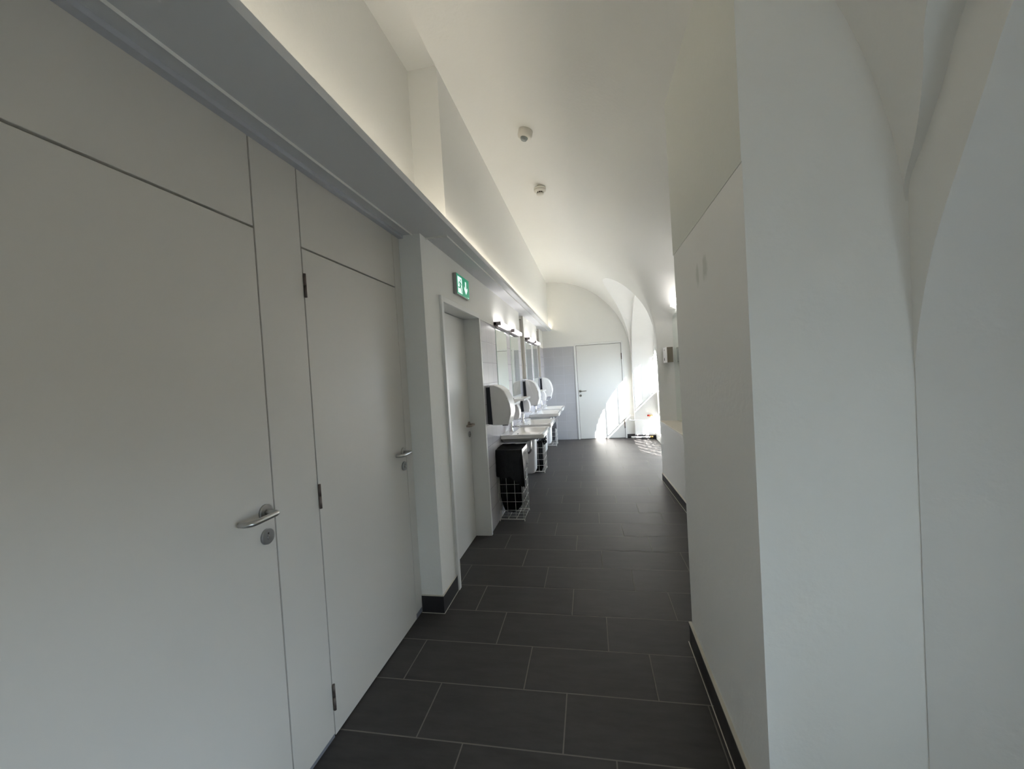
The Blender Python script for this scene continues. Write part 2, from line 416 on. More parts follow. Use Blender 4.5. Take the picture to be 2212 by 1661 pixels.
win = sroot('window_1', (x0+0.05, yc, 0.137), 'arched far window with white bars above a low barred opening', 'window')
m = MB()
def wb(a, b, z0, z1, xx=0.0, d=0.010): m.box(xx-d, xx+d, a-yc, b-yc, z0-0.137, z1-0.137)
wb(yc-hw, yc+hw, 1.000, 1.035)
for a, b in ((6.91, 6.97), (7.41, 7.46), (7.82, 7.93), (8.16, 8.39)): wb(a, b, 1.03, 2.1)
m.build('window_frame', WFRAME, win)
m = MB()
for i in range(9):
    a = 5.98+i*0.335; wb(a, a+0.13, 0.137, 0.50, 0.0, 0.01)
for z in (0.235, 0.33): wb(yc-hw, yc+hw, z, z+0.016, 0.0, 0.008)
for i in range(30): wb(6.0+i*0.083, 6.008+i*0.083, 0.137, 0.5, 0.0, 0.004)
m.build('window_grille', WFRAME, win)
win2 = sroot('window_2', (x02+0.05, yc2, 0.25), 'near arched window beside the camera', 'window')
m = MB(); yc = yc2
for a in (-1.0, -0.51, -0.02, 0.46, 0.95): m.box(-0.02, 0.02, a, a+0.05, 0, 1.20)
m.box(-0.02, 0.02, -1.0, 1.0, 0, 0.05); m.box(-0.02, 0.02, -1.0, 1.0, 0.6, 0.64)
m.build('window_frame', WFRAME, win2)
m = MB(); m.box(1.55, 5.2, -3.4, -3.0, -0.5, 7.0)  # unseen wall added to keep direct sun out of the near window
struct(m.build('wall_sun_blocker', BLOCKM), 'unseen wall added outside the near window to block the sun', 'wall')

m = MB(); m.box(-1.75, 1.57, YB-0.1, YF+0.15, 3.50, 3.60); m.box(1.45, 1.57, 1.0, 5.6, 0, 3.52); m.box(1.25, 1.57, 8.7, 9.0, 0, 3.52); m.box(1.25, 1.57, -2.1, -1.9, 0, 3.52); m.box(-1.80, -1.70, YB-0.1, YF+0.15, 0, 3.6)  # unseen outer shell added so gaps in the vault leak no sky light
struct(m.build('wall_leak_seal', BLOCKM), 'unseen masonry and slab added around the vaulted room to stop sky light leaks', 'wall')
# middle pier and mirror niche
m = MB()
m.box(0.452, 1.6, 1.2755, 2.235, 0, 2.03)
struct(m.build('wall_pier', PIER), 'projecting white plaster pier on the right, lower part with grey scuff', 'wall')
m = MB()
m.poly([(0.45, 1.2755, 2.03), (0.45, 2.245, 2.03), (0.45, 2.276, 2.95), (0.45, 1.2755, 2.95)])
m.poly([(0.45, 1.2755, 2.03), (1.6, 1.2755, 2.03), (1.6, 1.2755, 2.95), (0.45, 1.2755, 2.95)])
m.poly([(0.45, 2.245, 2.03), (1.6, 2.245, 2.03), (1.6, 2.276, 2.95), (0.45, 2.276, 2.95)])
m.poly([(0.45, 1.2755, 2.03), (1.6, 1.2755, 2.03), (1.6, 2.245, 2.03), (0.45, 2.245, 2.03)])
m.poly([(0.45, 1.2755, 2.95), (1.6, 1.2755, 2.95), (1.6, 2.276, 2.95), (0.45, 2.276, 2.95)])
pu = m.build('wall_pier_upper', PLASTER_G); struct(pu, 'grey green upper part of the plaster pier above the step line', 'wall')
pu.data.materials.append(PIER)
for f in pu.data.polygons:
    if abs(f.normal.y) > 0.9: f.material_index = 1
m = MB(); m.poly([(XR, 5.498, 0), (XR, 5.522, 0), (XR, 5.522, 2.0), (XR, 5.498, 2.0)]); m.build('opening_edge', PLASTER, wall_r)
# low wall under the ledge (slightly out of square)
lw = MB()
def lowx(y): return 0.850+(5.50-y)*0.022
lw.poly([(lowx(5.5), 5.5, 0), (lowx(2.24), 2.24, 0), (lowx(2.24), 2.24, 0.765), (lowx(5.5), 5.5, 0.765)])
lw.poly([(lowx(5.5), 5.5, 0), (1.6, 5.5, 0), (1.6, 5.5, 0.765), (lowx(5.5), 5.5, 0.765)])
struct(lw.build('wall_niche_lower', PLASTER), 'low plaster wall below the niche ledge', 'wall')
m = MB(); m.poly([(lowx(5.5)-0.004, 5.5, 0.768), (lowx(2.24)-0.004, 2.24, 0.768), (1.5, 2.24, 0.768), (1.5, 5.5, 0.768)])
m.poly([(lowx(5.5)-0.004, 5.5, 0.768), (lowx(2.24)-0.004, 2.24, 0.768), (lowx(2.24)-0.004, 2.24, 0.755), (lowx(5.5)-0.004, 5.5, 0.755)])
struct(m.build('trim_ledge', SILLM), 'beige ledge top running below the niche mirror', 'ledge')
# far wall
m = MB()
def q4(x0, x1, z0, z1, y=YF): m.poly([(x0, y, z0), (x1, y, z0), (x1, y, z1), (x0, y, z1)])
q4(-1.6, -0.323, 0, 3.6); q4(-0.323, 0.694, 2.05, 3.6); q4(0.694, 1.7, 0, 3.6)
struct(m.build('wall_far', PLASTER), 'white end wall with a rounded top below the vault', 'wall')
m = MB(); m.box(-1.0, -0.325, YF-0.004, YF+0.002, 0, 2.008)
struct(m.build('wall_far_tiles', TILE_F), 'grey square wall tiles left of the far door', 'wall tile')
# back wall
m = MB(); m.box(-1.7, 1.7, YB-0.1, YB, 0, 3.6)
struct(m.build('wall_back', PLASTER), 'plain white wall behind the camera', 'wall')

# left side -----------------------------------------------------------------
XL, XD = -0.985, -1.126
ul = MB()
ul.poly([(-0.84, 2.48, 2.36), (-0.84, YF, 2.36), (-0.84, YF, 3.42), (-0.84, 2.48, 3.42)])
ul.poly([(-0.84, 2.48, 2.36), (-1.034, 2.48, 2.36), (-1.034, 2.48, 3.45), (-0.84, 2.48, 3.45)])
ul.poly([(-1.034, YB, 2.36), (-1.034, 2.48, 2.36), (-1.034, 2.48, 3.45), (-1.034, YB, 3.45)])
struct(ul.build('wall_left_upper', PLASTER), 'white upper wall above the light cove with a stepped recess', 'wall')
m = MB()
m.box(-1.25, XL, 2.391, 2.656, 0, 2.372)           # corner pillar
m.box(-1.25, XL, 2.656, 3.644, 2.04, 2.372)
m.box(-1.25, XL, 3.644, 5.92, 0, 2.372)
m.box(-1.25, XL, 5.92, 6.29, 0, 1.39)
m.box(-1.25, XL, 6.29, 7.88, 0, 2.372)
m.box(-1.25, XL, 7.88, 8.275, 0, 1.39)
m.box(-1.25, XL, 8.275, YF, 0, 2.372)
m.box(-1.25, -1.16, 5.9, 6.31, 1.3, 2.372); m.box(-1.25, -1.16, 7.86, 8.3, 1.3, 2.372)
struct(m.build('wall_left', PLASTER), 'white lower left wall carrying the wash basins', 'wall')
m = MB()
for a, b, z in ((3.645, 5.92, 2.0), (5.92, 6.29, 1.392), (6.29, 7.88, 2.0), (7.88, 8.275, 1.392), (8.275, YF, 2.0)):
    m.box(XL-0.001, XL+0.003, a, b, 0, z)
struct(m.build('wall_left_tiles', TILE_L), 'pale square wall tiles behind the wash basins', 'wall tile')
m = MB()
for a in (6.29, 8.275):
    m.box(-1.15, -1.020, a-0.008, a+0.001, 1.40, 2.318); m.box(-1.016, XL+0.001, a-0.006, a+0.001, 1.392, 2.372)
m.build('recess_jamb', mat('recess_jamb_beige', (0.55, 0.52, 0.48), 0.5), bpy.data.objects['wall_left'])
m = MB()
for a in (6.29, 8.275):
    m.box(-1.0205, -1.0155, a-0.004, a, 1.392, 2.322); m.box(-1.15, -1.018, a-0.01, a, 2.316, 2.324)
m.build('recess_seam', DARKGAP, bpy.data.objects['wall_left'])

# soffit / light cove
m = MB(); m.box(-1.3, -0.795, YB, YF, 2.372, 2.384); m.box(-0.795, -0.78, YB, YF, 2.372, 2.407)
struct(m.build('trim_soffit', SOFFIT), 'long grey soffit board with a slim fascia hiding the cove light', 'soffit')
m = MB(); m.box(-1.16, -1.096, YB, 2.391, 2.353, 2.372)
struct(m.build('trim_batten', mat('batten_grey', (0.50, 0.51, 0.55), 0.6)), 'grey batten between the cabin panels and the soffit', 'trim')
led = MB(); led.box(-0.8125, -0.8015, YB+0.02, YF-0.02, 2.385, 2.389)
tag(led.build('light_strip', LEDM), 'warm white light strip lying in the cove on the long soffit', 'light strip')

# cabin fronts ---------------------------------------------------------------
m = MB(); m.box(-1.20, -1.150, YB, 2.391, 0, 2.36)
struct(m.build('wall_left_cabin', DARKGAP), 'dark gaps behind the cabin panels', 'wall')
TH = 0.022
def cabin(idx, y0, y1, zb, label, hy):
    d = sroot('door_%d' % idx, (XD, (y0+y1)/2, 0), label, 'door'); yc_ = (y0+y1)/2
    m = MB(); m.box(-TH, 0, y0-yc_, y1-yc_, zb, 2.032, 0.0012, 1); m.build('door_leaf', PANEL, d)
    m = MB(); m.box(-TH, 0, y0-yc_, y1-yc_, 2.039, 2.354, 0.0012, 1); m.build('top_panel', PANEL, d)
    lever(d, 0.0, hy-yc_, 1.045, STEEL, lock=0.961)
    return d, yc_
def lever(parent, x, y, z, M_, lock, side=-1, axis='x', scale=1.0):
    """U-shaped lever with rose plus round lock rose. axis x: door faces +X, lever runs to side*Y."""
    def T(px, py, pz):
        return (x+px, y+py*1.0, z+pz) if axis == 'x' else (x+py, y-px, z+pz)
    h = bpy.data.objects.new('door_handle', None); C.objects.link(h); h.parent = parent
    m = MB(); a, b = Vector(T(0, 0, 0)), Vector(T(0.009, 0, 0)); m.cyl(a, b, 0.027, 0.0265, 36); m.build('rose', M_, h)
    pts = []
    for t in (0.009, 0.025, 0.040): pts.append(T(t, 0, 0))
    for k in range(1, 7):
        a = k*PI/2/6; pts.append(T(0.040+0.016*math.sin(a), side*0.016*(1-math.cos(a)), 0))
    for t in (0.035, 0.06, 0.085, 0.10): pts.append(T(0.056, side*t, 0))
    for k in range(1, 7):
        a = k*PI/2/6; pts.append(T(0.056-0.022*(1-math.cos(a)), side*(0.10+0.022*math.sin(a)), 0))
    pts.append(T(0.018, side*0.122, 0))
    m = MB(); m.tube(pts, 0.0092, 16); m.build('lever', M_, h)
    k = bpy.data.objects.new('lock', None); C.objects.link(k); k.parent = parent
    dz = lock-z
    m = MB(); m.cyl(T(0, 0, dz), T(0.0085, 0, dz), 0.027, 0.0262, 36); m.build('lock_rose', STEELD if axis == 'x' else M_, k)
    m = MB(); m.cyl(T(0.008, 0, dz-0.003), T(0.0125, 0, dz-0.003), 0.0068, 0.0062, 18); m.build('lock_cylinder', M_, k)
    m = MB(); m.cyl(T(0.0083, 0.0, dz+0.011), T(0.0090, 0.0, dz+0.011), 0.0030, None, 12); m.build('lock_slot', DARKGAP, k)

def hinges(parent, px, py, spots, axis='x', hr=0.0055):
    for z0, z1 in spots:
        h = bpy.data.objects.new('hinge', None); C.objects.link(h); h.parent = parent
        zm = (z0+z1)/2
        for nm, a, b in (('hinge_knuckle', z0, zm-0.0007), ('hinge_knuckle', zm+0.0007, z1)):
            m = MB(); m.cyl((px+(0.005 if axis == 'x' else 0), py-(0 if axis == 'x' else 0.005), a), (px+(0.005 if axis == 'x' else 0), py-(0 if axis == 'x' else 0.005), b), hr, None, 14)
            m.build(nm, HINGE, h)
d1, y1c = cabin(1, 0.33, 1.246, 0.006, 'large pale grey cabin door nearest the camera on the left', 1.205)
d2_, y2c = cabin(2, 1.489, 2.299, 0.006, 'pale grey cabin door before the corner pillar with three hinges', 2.262)
hinges(d2_, 0.0, 1.4885-y2c, [(1.832, 1.929), (0.963, 1.064), (0.114, 0.222)])
m = MB(); m.box(XD-TH, XD, 1.252, 1.483, 0.018, 2.354, 0.0012, 1); m.box(XD-TH, XD, 2.304, 2.389, 0.035, 2.354, 0.0012, 1)
m.box(XD-TH, XD, YB, 0.323, 0.018, 2.354, 0.0012, 1)
struct(m.build('trim_cabin_panels', PANEL), 'fixed pale grey cabin panels between the cabin doors', 'panel')
m = MB(); m.box(XD-0.03, XD-0.003, 1.25, 1.485, 0, 0.020); m.box(XD-0.03, XD-0.004, 2.302, 2.391, 0, 0.037); m.box(XD-0.03, XD-0.003, YB, 0.326, 0, 0.02)
struct(m.build('trim_plinth', PLINTH), 'grey plinth strip below the fixed cabin panels', 'plinth')

# door 3: cased opening in the left wall ------------------------------------
d3 = sroot('door_3', (XL, 3.15, 0), 'off-white cased door below the green exit sign', 'door')
m = MB()
m.box(-0.01, 0.018, 2.656-3.15, 2.696-3.15, 0, 2.04, 0.002, 1); m.box(-0.01, 0.018, 3.606-3.15, 3.644-3.15, 0, 2.04, 0.002, 1)
m.box(-0.01, 0.018, 2.696-3.15, 3.606-3.15, 2.0, 2.04, 0.002, 1)
m.box(-0.18, -0.0, 2.66-3.15, 2.697-3.15, 0, 2.02); m.box(-0.18, -0.0, 3.605-3.15, 3.642-3.15, 0, 2.02); m.box(-0.18, -0.0, 2.66-3.15, 3.642-3.15, 1.999, 2.03)
m.build('door_frame', FRAME, d3)
m = MB(); m.box(-0.17, -0.128, 2.699-3.15, 3.600-3.15, 0.006, 1.995, 0.001, 1); m.build('door_leaf', LEAF, d3)
m = MB(); m.box(-0.20, -0.172, 2.69-3.15, 3.61-3.15, 0, 2.01); m.build('door_rebate', DARKGAP, d3)
lever(d3, -0.128, 3.563-3.15, 1.04, mat('bronzed_steel', (0.40, 0.34, 0.28), 0.35, metal=1.0), 0.951)

# door 4: far door -----------------------------------------------------------
d4 = sroot('door_4', (0.188, YF, 0), 'off-white door in the far end wall with sun patches', 'door')
m = MB(); m.box(-0.323-0.188, -0.282-0.188, -0.02, 0.03, 0, 2.05, 0.002, 1); m.box(0.658-0.188, 0.694-0.188, -0.02, 0.03, 0, 2.05, 0.002, 1)
m.box(-0.282-0.188, 0.658-0.188, -0.02, 0.03, 2.01, 2.05, 0.002, 1); m.build('door_frame', FRAME, d4)
m = MB(); m.box(-0.275-0.188, 0.651-0.188, -0.004, 0.035, 0.007, 2.003, 0.001, 1); m.build('door_leaf', LEAF, d4)
m = MB(); m.box(-0.30-0.188, 0.68-0.188, 0.02, 0.05, 0, 2.04); m.build('door_rebate', DARKGAP, d4)
lever(d4, -0.233-0.188, -0.004, 1.034, mat('steel_far', (0.36, 0.34, 0.31), 0.35, metal=1.0), 0.938, side=1, axis='y')
hinges(d4, 0.655-0.188, -0.012, [(1.664, 1.793), (0.21, 0.395)], 'y', 0.0095)

# skirtings ------------------------------------------------------------------
m = MB(); m.box(XD+0.002, XL+0.008, 2.382, 2.391, 0, 0.107); m.box(XL, XL+0.008, 2.391, 2.656, 0, 0.107)
b1 = struct(m.build('baseboard_left', SKIRT), 'dark tile skirting around the corner pillar foot', 'skirting')
m = MB(); m.box(XD+0.002, XL+0.0085, 2.3815, 2.391, 0.107, 0.111); m.box(XL, XL+0.0085, 2.391, 2.656, 0.107, 0.111)
m.box(XD, XL+0.012, 2.377, 2.382, 0, 0.0015); m.box(XL+0.008, XL+0.012, 2.377, 2.656, 0, 0.0015); m.build('skirting_trim', GROUT, b1)
m = MB(); m.box(0.441, 0.453, 1.28, 2.250, 0, 0.104)
b2 = struct(m.build('baseboard_right', SKIRT), 'dark tile skirting along the foot of the right pier', 'skirting')
m = MB(); m.box(0.438, 0.453, 1.28, 2.252, 0.104, 0.110); m.box(0.432, 0.436, 0.9, 2.255, 0, 0.0015); m.build('skirting_trim', GROUT, b2)
m = MB(); yA, yB = 5.5, 2.6
m.poly([(lowx(yA)-0.012, yA, 0), (lowx(yB)-0.012, yB, 0), (lowx(yB)-0.012, yB, 0.086), (lowx(yA)-0.012, yA, 0.086)])
m.poly([(lowx(yA)-0.012, yA, 0.0), (lowx(yA), yA, 0.0), (lowx(yA), yA, 0.086), (lowx(yA)-0.012, yA, 0.086)])
b3 = struct(m.build('baseboard_niche', SKIRT), 'dark tile skirting at the foot of the low niche wall', 'skirting')
m = MB(); m.poly([(lowx(yA)-0.013, yA+0.001, 0.086), (lowx(yB)-0.013, yB, 0.086), (lowx(yB)+0.001, yB, 0.092), (lowx(yA)+0.001, yA+0.001, 0.092)])
m.box(0.84, 0.845, 5.35, 5.5, 0, 0.0015)
m.poly([(lowx(yA)-0.022, yA, 0.001), (lowx(yB)-0.022, yB, 0.001), (lowx(yB)-0.016, yB, 0.001), (lowx(yA)-0.016, yA, 0.001)]); m.build('skirting_trim', GROUT, b3)
m = MB(); m.box(0.695, XR-0.002, YF-0.012, YF, 0, 0.08)
m.poly([(0.845, 8.735, 0), (1.24, 8.640, 0), (1.24, 8.640, 0.08), (0.845, 8.735, 0.08)]); m.poly([(0.845, 8.735, 0.08), (1.24, 8.640, 0.08), (1.24, 8.652, 0.08), (0.845, 8.747, 0.08)])
struct(m.build('baseboard_far', SKIRT), 'dark skirting in the corner right of the far door', 'skirting')

# ------------------------------------------------------------------ wash basins
def make_basin(loc, label):
    """origin: wall plane x, centre y, floor z=0"""
    t = thing('wash_basin', label, 'wash basin', loc, 'wash basins in a row along the tiled left wall')
    hwid, D, zt = 0.312, 0.468, 0.828
    m = MB()
    # outer slab ring + bowl made of one grid: nested rounded rectangles
    def rr(x0, x1, y0, y1, r, z, n=6):
        P = []
        for cx, cy, a0 in ((x1-r, y1-r, 0), (x0+r, y1-r, PI/2), (x0+r, y0+r, PI), (x1-r, y0+r, 1.5*PI)):
            for k in range(n+1):
                a = a0+k*PI/2/n; P.append((cx+r*math.cos(a), cy+r*math.sin(a), z))
        P.append(P[0]); return P
    rings = [rr(0.03, D-0.25, -0.13, 0.13, 0.03, 0.722), rr(0.008, D-0.20, -0.225, 0.225, 0.03, 0.729), rr(0.004, D-0.19, -0.245, 0.245, 0.03, 0.740), rr(0.0, D-0.05, -0.298, 0.298, 0.02, 0.782),
             rr(0.0, D-0.012, -hwid+0.012, hwid-0.012, 0.010, 0.784), rr(0.0, D, -hwid, hwid, 0.010, 0.787), rr(0.0, D, -hwid, hwid, 0.012, zt-0.003),
             rr(0.003, D-0.003, -hwid+0.003, hwid-0.003, 0.010, zt), rr(0.115, D-0.024, -hwid+0.03, hwid-0.03, 0.022, zt-0.001),
             rr(0.122, D-0.032, -hwid+0.04, hwid-0.04, 0.03, zt-0.010), rr(0.140, D-0.046, -0.25, 0.25, 0.06, zt-0.050),
             rr(0.160, D-0.075, -0.215, 0.215, 0.06, zt-0.066), rr(0.24, D-0.17, -0.03, 0.03, 0.02, zt-0.086)]
    m.grid(rings); 
    m.poly([p for p in rings[-1][:-1]]); m.poly([p for p in rings[0][:-1]])
    b = m.build('basin', CERAMIC, t, auto=0.7)
    m = MB(); m.cyl((0.131, 0, zt-0.035), (0.137, 0, zt-0.037), 0.009, None, 16); m.build('overflow', DARKGAP, b)
    m = MB(); m.lathe([(0.0, zt-0.0855), (0.021, zt-0.0855), (0.021, zt-0.082), (0.016, zt-0.080), (0, zt-0.080)], (0.27, 0, 0)); m.build('drain_plug', CHROME, b)
    m = MB(); m.tube([(0.27, 0, 0.722), (0.27, 0, 0.60), (0.25, 0, 0.575), (0.20, 0, 0.575), (0.19, 0, 0.60), (0.17, 0, 0.63), (0.0, 0, 0.63)], 0.016, 14); m.build('drain_pipe', CHROME, t)
    fc = bpy.data.objects.new('faucet', None); C.objects.link(fc); fc.parent = t; fc.location = (0.062, 0, zt)
    m = MB(); m.lathe([(0.030, 0), (0.030, 0.004), (0.024, 0.008), (0.0235, 0.105), (0.021, 0.112), (0, 0.113)]); m.build('faucet_body', CHROME, fc)
    m = MB(); m.tube([(0.01, 0, 0.050), (0.05, 0, 0.052), (0.085, 0, 0.050), (0.094, 0, 0.044), (0.096, 0, 0.034)], 0.011, 16, [0.014, 0.012, 0.0115, 0.011, 0.0105]); m.build('spout', CHROME, fc)
    m = MB(); m.lathe([(0.0, 0.114), (0.024, 0.114), (0.0245, 0.132), (0.02, 0.139), (0, 0.140)]); m.tube([(0.0, 0, 0.130), (0.05, 0, 0.136), (0.10, 0, 0.137), (0.125, 0, 0.134)], 0.006, 12, [0.009, 0.0075, 0.0065, 0.006]); m.build('lever', CHROME, fc)
    return t
XT = XL+0.003
B = make_basin((XT, 4.555, 0), 'nearest white wash basin above the first black waste liner')
bas = [(5.368, 'second white wash basin, just behind the nearest one'), (6.655, 'third white wash basin, before the last one and past the second towel dispenser'),
       (7.48, 'furthest white wash basin, nearest the far grey tiled wall')]
for y, l in bas: copy_tree(B, (XT, y, 0), l)
def make_bin(loc, label):
    t = thing('wall_bin', label, 'waste bin', loc, 'white wall bins below the basins')
    m = MB(); pr = []
    for z, s_, dx in ((0.205, 0.86, 0.205), (0.212, 0.90, 0.222), (0.235, 0.93, 0.232), (0.40, 0.97, 0.240), (0.655, 1.0, 0.247)):
        hw_ = 0.128*s_; r_ = 0.045; ring = [(0.0, -hw_, z), (dx-r_, -hw_, z)]
        for k in range(1, 7):
            a = -PI/2+k*PI/12; ring.append((dx-r_+r_*math.cos(a), -hw_+r_+r_*math.sin(a), z))
        for k in range(0, 7):
            a = k*PI/12; ring.append((dx-r_+r_*math.cos(a), hw_-r_+r_*math.sin(a), z))
        ring += [(0.0, hw_, z)]; pr.append(ring+[ring[0]])
    m.grid(pr); m.poly(pr[0][:-1]); m.poly(pr[-1][:-1]); m.build('bin_body', PLASTIC, t, auto=0.7)
    m = MB(); m.box(0.0, 0.250, -0.131, 0.131, 0.655, 0.680, 0.010, 3); m.build('lid', PLASTIC, t)
    m = MB(); m.box(0.10, 0.20, -0.07, 0.07, 0.198, 0.206, 0.002, 1); m.build('base_catch', PLASTIC_D, t)
    return t
WB = make_bin((XT, 5.195, 0), 'white wall-hung waste bin below the second basin, behind the big black liner')
copy_tree(WB, (XT, 6.52, 0), 'white wall-hung waste bin below the third basin')
copy_tree(WB, (XT, 7.31, 0), 'white wall-hung waste bin below the furthest basin, in front of the last wire basket')

# mirrors, lamps, shelves, soap dispensers ------------------------------------
cy4 = (4.575, 5.395, 6.685, 7.485)
words = ('nearest', 'second', 'third', 'furthest')
for i, y in enumerate(cy4):
    t = thing('wall_mirror', ('tall frameless mirror above the nearest wash basin', 'tall frameless mirror above the second wash basin', 'narrow looking mirror above the third wash basin', 'narrow looking mirror above the furthest wash basin')[i], 'mirror', (XT, y, 1.19), 'tall mirrors above the wash basins')
    m = MB(); m.box(0.0, 0.0048, -0.28, 0.28, 0, 0.80); m.build('mirror_back', MIRROR_E, t)
    m = MB(); m.box(0.0048, 0.0056, -0.279, 0.279, 0.001, 0.799); m.build('mirror_glass', MIRROR, t)
lp = [(4.256, 4.82), (5.055, 5.62), (6.375, 6.93), (7.17, 7.73)]
for i, (a, b) in enumerate(lp):
    L = b-a
    t = thing('wall_lamp', ('lit bar lamp above the nearest basin mirror', 'lit bar lamp above the second basin mirror', 'lit bar lamp above the third basin mirror', 'lit bar lamp above the furthest basin mirror')[i], 'lamp', (XT, a, 2.00), 'bar lamps above the mirrors')
    m = MB(); m.box(0, 0.078, 0, 0.006, 0.003, 0.043, 0.001, 1); m.box(0, 0.078, L-0.006, L, 0.003, 0.043, 0.001, 1)
    m.box(0, 0.026, 0.0, L+(0.23 if i % 2 == 0 else 0), 0.006, 0.040)
    m.box(0.0, 0.045, 0.0, L+(0.23 if i % 2 == 0 else 0), -0.006, 0.0035); m.box(0.010, 0.016, 0.0, L, -0.011, -0.005); m.box(0.028, 0.034, 0.0, L, -0.011, -0.005)
    m.build('lamp_housing', LAMPH, t)
    m = MB(); m.box(0.028, 0.079, 0.007, L-0.007, 0.0042, 0.0425, 0.004, 2); m.build('diffuser', DIFF, t)
for i, y in enumerate(cy4):
    t = thing('wall_shelf', ('white ceramic shelf below the nearest mirror, behind the big towel dispenser', 'white ceramic shelf below the second mirror', 'white ceramic shelf below the third mirror', 'white ceramic shelf below the furthest mirror')[i], 'shelf', (XT, y-0.02, 1.13), 'ceramic shelves below the mirrors')
    m = MB(); m.box(0, 0.138, -0.275, 0.275, 0.0, 0.012, 0.003, 2); m.box(0.126, 0.138, -0.275, 0.275, 0.008, 0.026, 0.003, 2); m.box(0, 0.138, -0.275, -0.262, 0.008, 0.026, 0.003, 2); m.box(0, 0.138, 0.262, 0.275, 0.008, 0.026, 0.003, 2)
    m.box(0, 0.012, -0.275, 0.275, 0.0, 0.045, 0.003, 2)
    m.build('shelf_board', CERAMIC, t)
    for q in (-0.22, 0.20):
        m = MB(); m.box(0, 0.06, q, q+0.02, -0.02, 0.0, 0.002, 1); m.build('bracket', CHROME, t)
def make_soap(loc, label):
    t = thing('soap_dispenser', label, 'soap dispenser', loc, 'soap dispensers beside the basins')
    m = MB(); m.prism_y([(0, 0), (0.052, 0.0), (0.036, 0.175), (0, 0.175)], 0, 0.115, 0.003, 2); m.build('back_plate', PLASTIC_D, t)
    p = [(0.046, 0.0), (0.118, 0.0), (0.128, 0.05), (0.129, 0.09), (0.120, 0.13), (0.098, 0.165), (0.065, 0.182), (0.034, 0.186)]
    m = MB(); m.prism_y(p, -0.004, 0.119, 0.007, 3); m.build('cover', PLASTIC, t, auto=0.7)
    m = MB(); m.cyl((0.085, 0.058, -0.016), (0.085, 0.058, 0.002), 0.007, None, 14); m.build('nozzle', LAMPH, t)
    return t
S = make_soap((XT, 4.775, 0.945), 'small white soap dispenser between the first two basins')
copy_tree(S, (XT, 5.60, 0.945), 'small white soap dispenser right of the second basin, below its shelf')
copy_tree(S, (XT, 6.88, 0.945), 'small white soap dispenser between the two far basins')
copy_tree(S, (XT, 7.70, 0.945), 'small white soap dispenser beside the furthest basin')
def make_towel(loc, label):
    t = thing('paper_towel_dispenser', label, 'towel dispenser', loc, 'paper towel dispensers on the left wall')
    m = MB(); m.prism_y([(0, 0.012), (0.047, 0.005), (0.034, 0.36), (0, 0.36)], 0.0, 0.23, 0.002, 1); m.build('back_plate', PLASTIC_D, t)
    p = [(0.045, 0.0), (0.190, -0.002), (0.200, 0.005), (0.227, 0.103), (0.231, 0.145), (0.222, 0.198), (0.204, 0.262), (0.174, 0.321), (0.140, 0.352), (0.112, 0.368), (0.075, 0.378), (0.036, 0.382)]
    m = MB(); m.prism_y(p, -0.006, 0.236, 0.012, 4); m.build('cover', PLASTIC, t, auto=0.6)
    m = MB(); m.box(0.135, 0.190, 0.02, 0.21, -0.010, 0.004, 0.003, 1); m.build('towel_slot', PLASTIC_D, t)
    m = MB(); m.lathe([(0, 0), (0.004, 0), (0.004, 0.0015), (0, 0.002)], (0.20, -0.0065, 0.25), 'Y', 12); m.build('lock_button', STEEL, t)
    return t
T1 = make_towel((XT, 3.758, 1.0), 'large white paper towel dispenser nearest the camera')
copy_tree(T1, (XT, 5.930, 1.0), 'white paper towel dispenser between second and third basins')
T3 = copy_tree(T1, (XT, 7.965, 1.0), 'white paper towel dispenser past the furthest basin')
m = MB(); m.grid([[(0.20, 0.06, 0.0), (0.20, 0.19, 0.0)], [(0.197, 0.06, -0.03), (0.197, 0.19, -0.03)], [(0.178, 0.06, -0.055), (0.178, 0.19, -0.055)]])
m.grid([[(0.199, 0.06, 0.0), (0.199, 0.19, 0.0)], [(0.196, 0.06, -0.03), (0.196, 0.19, -0.03)], [(0.177, 0.06, -0.055), (0.177, 0.19, -0.055)]])
pt = m.build('paper_towel', mat('paper', (0.86, 0.87, 0.90), 0.8), recalc=False); pt.location = (XT, 7.965, 1.0)
tag(pt, 'white paper towel end hanging from the furthest towel dispenser', 'paper towel')

# ------------------------------------------------------------------ wire waste baskets with liners
BX, BY, BH = 0.25, 0.325, 0.455
def wire_basket_meshes(t):
    m = MB(); r = 0.0019
    xs = [0.0+BX*i/3 for i in range(4)]; yy = [BY*i/4 for i in range(5)]
    zs = [0.024+0.0870*i for i in range(6)]
    for x in xs:
        for y in (0, BY): m.cyl((x, y, 0.022), (x, y, BH+0.018), r, None, 8)
    for y in yy[1:-1]:
        for x in (0, BX): m.cyl((x, y, 0.022), (x, y, BH+0.018), r, None, 8)
    for x in (0.012, BX-0.012):
        for y in (0, BY): m.cyl((x, y, 0.022), (x, y, BH), r, None, 8)
    for z in zs:
        for y in (0, BY): m.cyl((0, y, z), (BX, y, z), r, None, 8)
        for x in (0, BX): m.cyl((x, 0, z), (x, BY, z), r, None, 8)
    for x in xs: m.cyl((x, 0, 0.024), (x, BY, 0.024), r, None, 8)
    for y in yy: m.cyl((0, y, 0.022), (BX, y, 0.022), r, None, 8)
    for y in (0, BY): m.cyl((0, y, 0.020), (BX, y, 0.020), 0.003, None, 8)
    m.build('wire_frame', WIRE, t)
    for x in (0, BX):
        for y in (0, BY):
            m = MB(); m.lathe([(0, 0), (0.0045, 0), (0.005, 0.004), (0.0038, 0.022), (0, 0.022)], (x, y, 0), 'Z', 12); m.build('foot', WIRE, t)
def make_basket(loc, label):
    t = thing('waste_basket', label, 'waste basket', loc, 'white wire waste baskets'); wire_basket_meshes(t); return t
